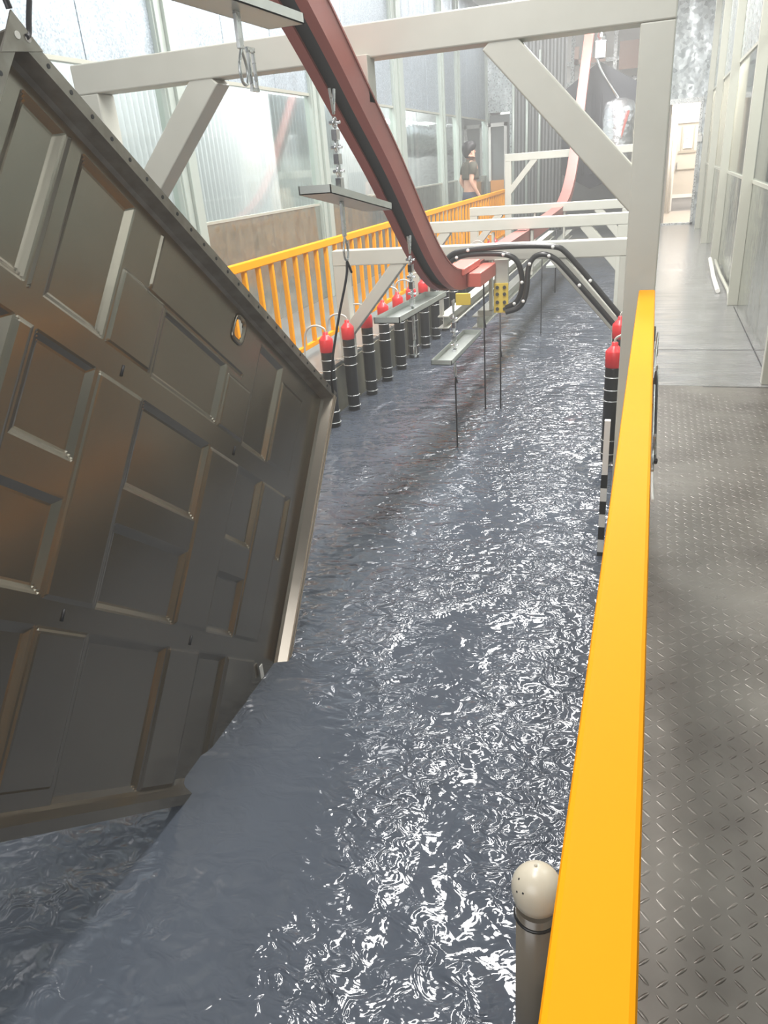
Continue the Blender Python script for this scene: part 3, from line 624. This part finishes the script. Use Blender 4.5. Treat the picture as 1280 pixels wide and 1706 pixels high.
def big_panel():
    D = 0.05; K = (1.25*F_+D)/(1.25*F_)
    t = thing('container_panel', tuple(A_), 'huge dark ribbed steel panel hanging by its corner, lower edge dipping in the bath', 'steel panel')
    # the sheet lies D behind its raised rim; its pattern was measured along the rim plane, so it is laid out K times larger
    eye = Vector((0, 0, 1.5)); A2 = eye+(A_-eye)*K; sh = A2-A_; su = sh.dot(da)/K; sv = -sh.dot(db)/K
    def P(u, v, h): q = A_+da*u-db*v; return (q.x+h-D, q.y, q.z)
    def pat(u, v): return ((u/K-su)/F_, (v/K-sv)/F_)
    du = 0.0065; nu = int(W_/du); nv = int(H_/du)
    hu, hv = (1.01*F_+su)*K, (0.125*F_+sv)*K
    mb = MB()
    for side in (0, 1):
        vs = []; fs = []
        for j in range(nv+1):
            for i in range(nu+1):
                u = i*W_/nu; v = j*H_/nv; vs.append(P(u, v, relief(*pat(u, v))-0.003*side))
        for j in range(nv):
            for i in range(nu):
                uc = (i+.5)*W_/nu; vc = (j+.5)*H_/nv
                if (abs((uc-hu)/0.028)**3+abs((vc-hv)/0.036)**3) < 1: continue
                a = j*(nu+1)+i; q = (a, a+1, a+nu+2, a+nu+1); fs.append(q if side else q[::-1])
        mb.add(vs, fs, False)
    me = bpy.data.meshes.new('ribbed_sheet'); off = A_
    me.from_pydata([(x-off.x, y-off.y, z-off.z) for x, y, z in mb.v], [], mb.f)
    me.materials.append(HULL); me.update()
    o = bpy.data.objects.new('ribbed_sheet', me); C.objects.link(o); o.parent = t
    # lips round the four sides: inner wall + front rim strip
    def lip(name, c0, c1, inn, holes=0, mt=HULL):
        """c0,c1: (u,v) outer corners; inn: inward (du,dv)"""
        mb = MB(); th = 0.02
        def pt(c, k, h): return P(c[0]+inn[0]*k, c[1]+inn[1]*k, h)
        sec = [(0.0, -0.006), (0.0, D), (-0.026, D), (-0.026, D-0.005), (-0.005, D-0.005), (-0.005, -0.006)]  # k<0: outwards, rim flange
        sec = [(0.030, -0.002), (0.022, D*0.25), (0.010, D), (-0.022, D), (-0.022, D-0.004), (0.006, D-0.004), (0.018, D*0.25-0.003), (0.026, -0.006)]
        n = len(sec); vs = [pt(c, k, h) for c in (c0, c1) for k, h in sec]
        mb.add(vs, [(k, (k+1) % n, n+(k+1) % n, n+k) for k in range(n)]+[tuple(reversed(range(n))), tuple(range(n, 2*n))])
        l = obj(name, mb, mt, t)
        if holes:
            c0v = Vector(c0); c1v = Vector(c1)
            for i in range(holes):
                mh = MB()
                c = c0v.lerp(c1v, (i+0.5)/holes); a = Vector(pt((c.x, c.y), -0.007, D-0.001)); b = Vector(pt((c.x, c.y), -0.007, D+0.0012))
                mh.tube([a, b], 0.0055, 10); obj('rivet_hole', mh, BLKM, l)
        return l
    lip('top_lip', (-0.02, 0), (W_+0.02, 0), (0, 1), 26, RIM)
    lip('left_lip', (0, -0.02), (0, H_+0.02), (1, 0), 20, RIM)
    rl = lip('right_lip', (W_, 0), (W_, H_+0.02), (-1, 0), 0)
    for a, b in ((-0.020, -0.009), (-0.001, 0.009)):
        mb = MB(); mb.add([P(W_-k, v, h) for v in (0.0, H_) for k, h in ((a, D-0.001), (b, D-0.001), (b, D+0.004), (a, D+0.004))], [(0, 1, 2, 3), (7, 6, 5, 4), (0, 4, 5, 1), (1, 5, 6, 2), (2, 6, 7, 3), (3, 7, 4, 0)]); obj('edge_bead', mb, RUBR, rl)
    lip('bottom_lip', (0, H_), (W_+0.02, H_), (0, -1), 0)
    # oval opening frame
    mb = MB(); n = 24; ring_ = []
    for rad, hh in ((1.0, 0.0), (1.35, 0.006), (1.55, 0.006), (1.6, 0.0)):
        for k in range(n):
            a = 2*math.pi*k/n; ca, sa = math.cos(a), math.sin(a)
            ring_.append(P(hu+0.026*rad*math.copysign(abs(ca)**0.6, ca), hv+0.034*rad*math.copysign(abs(sa)**0.6, sa), hh+0.001))
    mb.add(ring_, [(i*n+k, i*n+(k+1) % n, (i+1)*n+(k+1) % n, (i+1)*n+k) for i in range(3) for k in range(n)], True)
    obj('opening_frame', mb, HULL, t)
    # small slits with clips in the flat channels, corner gusset with two round holes, white tag
    for u, v in ((0.53, 0.495), (1.13, 0.50), (0.53, 1.12), (1.10, 1.125)):
        mb = MB(); u = (u*F_+su)*K; v = (v*F_+sv)*K
        for k in (0,):
            a = Vector(P(u, v-0.016+k*0.014, 0.0)); b = Vector(P(u, v+0.016, 0.001)); mb.tube([a, b], 0.004, 8); obj('clip_slit', mb, BLKM, t)
    mb = MB(); mb.add([P(-0.03, -0.03, D), P(0.07, -0.022, D), P(-0.022, 0.07, D), P(-0.03, -0.03, D+0.004), P(0.07, -0.022, D+0.004), P(-0.022, 0.07, D+0.004)], [(0, 1, 2), (3, 5, 4), (0, 3, 4, 1), (1, 4, 5, 2), (2, 5, 3, 0)])
    cg = obj('corner_gusset', mb, RIM, t)
    mb = MB()
    for u, v in ((0.0, 0.005), (0.026, -0.012)): mb.tube([P(u, v, D+0.003), P(u, v, D+0.0055)], 0.008, 12)
    obj('gusset_hole', mb, WHITE, cg)
    q = Vector(P((1.60*F_+su)*K, (1.19*F_+sv)*K, 0.01)); mb = MB(); mb.box(q.x, q.x+0.004, q.y-0.01, q.y+0.01, q.z-0.03, q.z+0.03); obj('white_tag', mb, WHITE, t)
    return t
RIM = mat('scuffed_panel_rim', (0.30, 0.28, 0.24), 0.3, 0.5, None, (18, 0.8, (0.2, 0.18, 0.15)))
panel = big_panel()
# the rods and hooks that hold it
hk = thing('hanging_hook', (-1.2, 1.44, 1.84), 'two thin dark hook rods holding the upper corner of the big panel', 'hook')
hs = lambda P: [(p[0]*1.06-0.01, p[1]*1.06, 1.5+(p[2]-1.5)*1.06) for p in P]
mb = MB(); mb.tube(arc(hs([(-1.24, 1.37, 2.35), (-1.24, 1.40, 2.0), (-1.24, 1.43, 1.90), (-1.235, 1.44, 1.84)])), 0.007, 8); obj('rod', mb, BLKM, hk)
mb = MB(); mb.tube(arc(hs([(-1.24, 1.51, 1.865), (-1.24, 1.495, 1.83), (-1.24, 1.485, 1.80), (-1.235, 1.47, 1.795)])), 0.006, 8); obj('rod', mb, BLKM, hk)

# ------------------------------------------------------------------ hangers with drip trays
TRAY = mat('pale_galvanised_tray', (0.55, 0.58, 0.54), 0.35, 0.25, None, (9, 0.5, (0.48, 0.51, 0.48)))
def hanger(y, z, label, bottom, chain=True, hook=True, xc=-1.25, top=None, length=0.95, strap=0.14, wide=0.028, near=None, tilt=0.0):
    """tray centre at (xc,y,z)"""
    t = thing('tray_hanger', (xc, y, z), label, 'hanger', 'galvanised tray hangers under the conveyor')
    mb = MB(); hw = 0.068; ya = near if near is not None else y-length/2; yb = ya+length      # shallow tray with upturned rims
    def tb(x0, x1, a, b, h0, h1):
        zz = lambda q: z+tilt*(q-y)
        mb.add([(x, q, zz(q)+h) for x in (x0, x1) for q in (a, b) for h in (h0, h1)], [(0, 1, 3, 2), (4, 6, 7, 5), (0, 4, 5, 1), (2, 3, 7, 6), (0, 2, 6, 4), (1, 5, 7, 3)])
    tb(xc-hw, xc+hw, ya, yb, 0, 0.004)
    tb(xc-hw, xc-hw+0.004, ya, yb, 0, 0.032); tb(xc+hw-0.004, xc+hw, ya, yb, 0, 0.032)
    tb(xc-hw, xc+hw, ya, ya+0.004, 0, 0.032); tb(xc-hw, xc+hw, yb-0.004, yb, 0, 0.032)
    obj('drip_tray', mb, TRAY, t)
    if top:
        mb = MB(); mb.tube([(xc, y, z), (xc, y, top-0.16)], 0.009, 10); obj('rod', mb, ZINC, t)
        mb = MB()
        for s in (-1, 1): mb.tube(arc([(xc, y+s*0.025, top), (xc, y+s*0.012, top-0.05), (xc, y, top-0.09)]), 0.006, 8)
        obj('fork', mb, ZINC, t)
    if chain and top:
        for k in range(6):
            zz = top-0.12-k*0.045; mb = MB()
            if k % 2: mb.box(xc-0.012, xc+0.012, y-0.02, y+0.02, zz-0.02, zz+0.02)
            else: mb.ring((xc, y, zz), 0.018, 0.006, 14, 6, 'x'); mb.tube([(xc-0.025, y, zz), (xc+0.025, y, zz)], 0.007, 8)
            obj('chain_link', mb, CHROME, t, 0.002)
    mb = MB(); zb = z-strap; mb.box(xc-0.006, xc+0.006, y-wide/2, y+wide/2, zb, z); obj('strap', mb, ZINC, t, 0.002)
    mb = MB(); mb.tube(arc([(xc, y, zb), (xc, y-0.028, zb-0.05), (xc, y-0.02, zb-0.09), (xc, y, zb-0.10), (xc, y+0.02, zb-0.09), (xc, y+0.028, zb-0.05), (xc, y, zb)]), 0.005, 8); obj('hook_loop', mb, ZINC, t)
    if hook:
        ye, xe = (2.99, -1.31) if z > 1.2 else (y-0.01, xc)
        mb = MB(); mb.tube(arc([(xc, y+0.045, zb-0.155), (xc, y+0.01, zb-0.11), (xc, y, zb-0.10), (xc, y-0.01, zb-0.16), ((xc+xe)/2, (y+ye)/2, (zb+bottom)/2), (xe, ye, bottom+0.1), (xe, ye, bottom)]), 0.0055, 8); obj('hook_rod', mb, BLKM, t)
    return t
CHROME = mat('shiny_steel', (0.75, 0.75, 0.77), 0.12, 1.0)
h0 = hanger(2.42, 1.965, 'galvanised tray hanger nearest, at the top edge of the photo, with slotted strap', 0, False, False, -1.25, None, 0.72, 0.10, 0.03)
mb = MB()
for s in (-1, 1): mb.bar((-1.25, 2.48+s*0.017, 1.865), (-1.25, 2.48+s*0.017, 1.76), 0.010, 0.007, (1, 0, 0))
mb.bar((-1.25, 2.455, 1.757), (-1.25, 2.505, 1.757), 0.010, 0.010, (1, 0, 0)); mb.bar((-1.25, 2.455, 1.868), (-1.25, 2.505, 1.868), 0.010, 0.014, (1, 0, 0)); obj('slotted_end', mb, ZINC, h0)
hanger(3.15, 1.385, 'galvanised tray hanger in front of the left wall column, its rod holding the big panel', 0.60, True, True, -1.25, 1.80, 0.74, 0.14, 0.028, 2.88, -0.15)
hanger(4.03, 0.775, 'galvanised tray hanger over the red-capped tubes, chain hanging from the track', -0.05, True, False, -1.23, 1.16, 0.95, 0.17, 0.028, 3.57, -0.03)
hanger(4.88, 0.335, 'galvanised tray hanger low over the bath with a long black rod into the liquid', -0.45, True, True, -1.21, 0.68, 0.92, 0.07, 0.02, 4.52)
def rod_hanger(x, y, z0, z1, label):
    t = thing('dip_rod', (x, y, z1), label, 'rod', 'thin rods hanging into the bath')
    mb = MB(); mb.tube([(x, y, z0), (x, y, z1)], 0.006, 8); obj('rod', mb, BLKM, t)
    mb = MB(); mb.tube(arc([(x, y, z0-0.28), (x+0.0, y+0.03, z0-0.31), (x, y+0.06, z0-0.36)]), 0.005, 8); obj('side_hook', mb, BLKM, t)
rod_hanger(-1.07, 5.81, 0.42, -0.36, 'thin black rod dipping into the bath below the yellow bolted plate')
rod_hanger(-1.19, 5.78, 0.66, -0.36, 'thin rod between the two cream I-beams')
rod_hanger(-1.12, 8.6, 0.62, -0.38, 'thin black rod right of the I-beams, beyond the black hose loop')
th = thing('tray_hanger', (-1.12, 9.9, 0.26), 'small far galvanised tray on a short rod beyond the hoses', 'hanger', 'galvanised tray hangers under the conveyor')
mb = MB(); mb.box(-1.19, -1.05, 9.5, 10.3, 0.26, 0.285); obj('drip_tray', mb, TRAY, th)
mb = MB(); mb.tube([(-1.12, 9.9, 0.66), (-1.12, 9.9, -0.1)], 0.008, 8); obj('rod', mb, BLKM, th)

# ------------------------------------------------------------------ far hanging load: dark panel with foil-bright side
fp = thing('container_panel', (-1.12, 16.0, 2.96), 'far dark glossy panel hanging by its apex in front of the tunnel end', 'steel panel')
mb = MB(); pts = [(-1.75, 2.54), (-1.12, 2.96), (-0.44, 2.58), (-0.48, 1.08), (-1.2, 0.85), (-1.75, 1.14)]
n = len(pts); mb.add([(x, y, z) for y in (16.0, 16.06) for x, z in pts], [tuple(range(n)), tuple(reversed(range(n, 2*n)))]+[(k, n+k, n+(k+1) % n, (k+1) % n) for k in range(n)])
obj('sheet', mb, DARKP, fp, 0.004)
for x, ww in ((-1.36, 0.04), (-1.22, 0.06), (-1.08, 0.04), (-1.56, 0.04)):
    mb = MB(); mb.box(x, x+ww, 15.94, 16.0, 1.1, 2.45); obj('rib', mb, DARKP, fp, 0.008)
fr = thing('foil_wrapped_load', (-0.72, 15.6, 1.25), 'shiny silver load with a pinkish tint hanging before the far dark panel', 'load')
mb = MB(); mb.lathe((-0.72, 15.65, 1.26), [(0.29, 0), (0.30, 0.3), (0.29, 0.85), (0.25, 1.0), (0.10, 1.06)], 24); obj('foil_drum', mb, DUCT, fr)
mb = MB(); mb.tube(arc([(-1.14, 15.6, 3.0), (-1.08, 15.6, 2.82), (-0.86, 15.6, 2.49), (-0.74, 15.63, 2.32)]), 0.026, 10); obj('hanging_arm', mb, CHROME, fr)
mb = MB(); mb.box(-1.17, -0.99, 15.5, 15.65, 2.96, 3.22); mb.lathe((-1.08, 15.6, 3.22), [(0.07, 0), (0.085, 0.06), (0.05, 0.15)], 14); mb.ring((-1.08, 15.6, 3.42), 0.06, 0.014, 14, 6, 'y'); mb.tube([(-1.08, 15.6, 3.4), (-1.08, 15.6, 4.6)], 0.02, 8); obj('trolley', mb, CHROME, fr, 0.005)
mb = MB(); mb.bar((-0.75, 15.38, 1.32), (-0.54, 15.38, 2.1), 0.035, 0.035); obj('red_strut', mb, REDB, fr)

# ------------------------------------------------------------------ person
def person(x, y):
    t = thing('person', (x, y, 0.0), 'person with short black hair and rolled-up dark shirt, walking along the left walkway', 'person')
    verts = {}; E = []; Rr = []; order = []
    def v(n, p, r, parent=None):
        verts[n] = len(order); order.append(Vector((x, y, 0))+Vector(p)); Rr.append(r)
        if parent: E.append((verts[parent], verts[n]))
    # heading: away and to the right; slight turn
    v('pelvis', (0, 0, 0.93), (0.165, 0.13)); v('waist', (0.0, 0.0, 1.08), (0.135, 0.11), 'pelvis'); v('chest', (0.0, 0.01, 1.30), (0.165, 0.12), 'waist')
    v('upper', (0, 0.0, 1.44), (0.13, 0.10), 'chest'); v('neck', (0.01, 0.0, 1.515), (0.06, 0.06), 'upper')
    v('jaw', (0.03, 0.015, 1.575), (0.07, 0.078), 'neck'); v('head', (0.02, 0.0, 1.66), (0.085, 0.095), 'jaw'); v('crown', (0.015, 0, 1.725), (0.06, 0.065), 'head')
    for s, n in ((-1, 'l'), (1, 'r')):
        v('sh'+n, (s*0.17, 0, 1.43), (0.06, 0.06), 'upper'); v('el'+n, (s*0.225, -0.08, 1.17), (0.044, 0.044), 'sh'+n)
        v('wr'+n, (s*0.20, 0.06, 0.97), (0.03, 0.03), 'el'+n); v('pa'+n, (s*0.19, 0.10, 0.91), (0.03, 0.022), 'wr'+n)
        for k in range(4): v('f%s%d' % (n, k), (s*(0.165+0.018*k), 0.125, 0.87), (0.009, 0.009), 'pa'+n); v('g%s%d' % (n, k), (s*(0.160+0.018*k), 0.13, 0.835-0.004*(k % 2)), (0.008, 0.008), 'f%s%d' % (n, k))
        v('t'+n, (s*0.15, 0.10, 0.90), (0.01, 0.01), 'pa'+n)
        v('hp'+n, (s*0.09, 0, 0.86), (0.095, 0.09), 'pelvis'); v('kn'+n, (s*0.10, s*0.08+0.03, 0.47), (0.058, 0.058), 'hp'+n)
        v('an'+n, (s*0.10, s*0.14-0.03, 0.09), (0.038, 0.038), 'kn'+n); v('to'+n, (s*0.11, s*0.14+0.12, 0.035), (0.035, 0.03), 'an'+n)
    me = bpy.data.meshes.new('body'); me.from_pydata([p-Vector((x, y, 0)) for p in order], E, []); me.update()
    o = bpy.data.objects.new('body', me); C.objects.link(o); o.parent = t; me.materials.append(SKIN)
    sk = o.modifiers.new('skin', 'SKIN'); sk.use_smooth_shade = True
    for i, r in enumerate(Rr): me.skin_vertices[0].data[i].radius = r
    me.skin_vertices[0].data[0].use_root = True
    sb = o.modifiers.new('sub', 'SUBSURF'); sb.levels = 2; sb.render_levels = 2
    def cloth(name, ring_list, m, n=20):
        mb = MB()
        for tube_ in ring_list:
            vs = [(x+cx+rx*math.cos(2*math.pi*k/n), y+cy_+ry_*math.sin(2*math.pi*k/n), z) for cx, cy_, z, rx, ry_ in tube_ for k in range(n)]
            mm = len(tube_); mb.add(vs, [(i*n+k, i*n+(k+1) % n, (i+1)*n+(k+1) % n, (i+1)*n+k) for i in range(mm-1) for k in range(n)]+[tuple(range(n)), tuple(range((mm-1)*n, mm*n))], True)
        return obj(name, mb, m, t)
    cloth('hair', [[(0.005, -0.05, 1.55, 0.04, 0.03), (0.005, -0.05, 1.58, 0.07, 0.05), (0.006, -0.04, 1.63, 0.10, 0.085), (0.008, -0.022, 1.68, 0.112, 0.115), (0.008, -0.008, 1.74, 0.108, 0.125), (0.01, 0.0, 1.785, 0.085, 0.10), (0.01, 0, 1.81, 0.045, 0.055), (0.01, 0, 1.816, 0.01, 0.01)]], HAIR)
    cloth('rolled_shirt', [[(0, 0.01, 1.20, 0.17, 0.135), (0, 0.01, 1.23, 0.19, 0.15), (0, 0.01, 1.27, 0.185, 0.145), (0, 0.005, 1.36, 0.19, 0.135), (0, 0.0, 1.45, 0.185, 0.11), (0, 0, 1.50, 0.09, 0.075), (0, 0, 1.515, 0.06, 0.06)],
                           ], SHIRT)
    sh = MB()
    for s in (-1, 1): sh.tube([(x+s*0.14, y, 1.445), (x+s*0.185, y-0.02, 1.38), (x+s*0.205, y-0.045, 1.28)], 0.07, 14, True, [0.075, 0.07, 0.062])
    obj('sleeve', sh, SHIRT, t)
    cloth('trousers', [[(0, 0, 0.80, 0.19, 0.14), (0, 0, 0.93, 0.178, 0.138), (0, 0, 1.0, 0.16, 0.125)],
                       [(-0.10, -0.10, 0.06, 0.07, 0.07), (-0.10, -0.05, 0.45, 0.08, 0.085), (-0.09, 0, 0.86, 0.10, 0.11)],
                       [(0.10, 0.09, 0.06, 0.07, 0.07), (0.10, 0.10, 0.45, 0.08, 0.085), (0.09, 0, 0.86, 0.10, 0.11)]], TROUS)
    f = MB(); 
    f.tube([(x+0.025, y+0.082, 1.665), (x+0.025, y+0.1, 1.635), (x+0.025, y+0.085, 1.625)], 0.010, 8); obj('nose', f, SKIN, t)
    for s in (-1, 1):
        f = MB(); f.lathe((x+0.02+s*0.083, y-0.005, 1.60), [(0.006, 0), (0.014, 0.015), (0.014, 0.04), (0.005, 0.055)], 10); obj('ear', f, SKIN, t)
        f = MB(); f.lathe((x+0.025+s*0.032, y+0.085, 1.655), [(0.004, 0), (0.01, 0.006), (0.004, 0.012)], 10); obj('eye', f, HAIR, t)
    f = MB(); f.box(x+0.0, x+0.05, y+0.082, y+0.092, 1.583, 1.590); obj('mouth', f, mat('lips', (0.4, 0.15, 0.13), 0.5), t)
    return t
person(-3.12, 14.1).rotation_euler = (0, 0, -0.95)
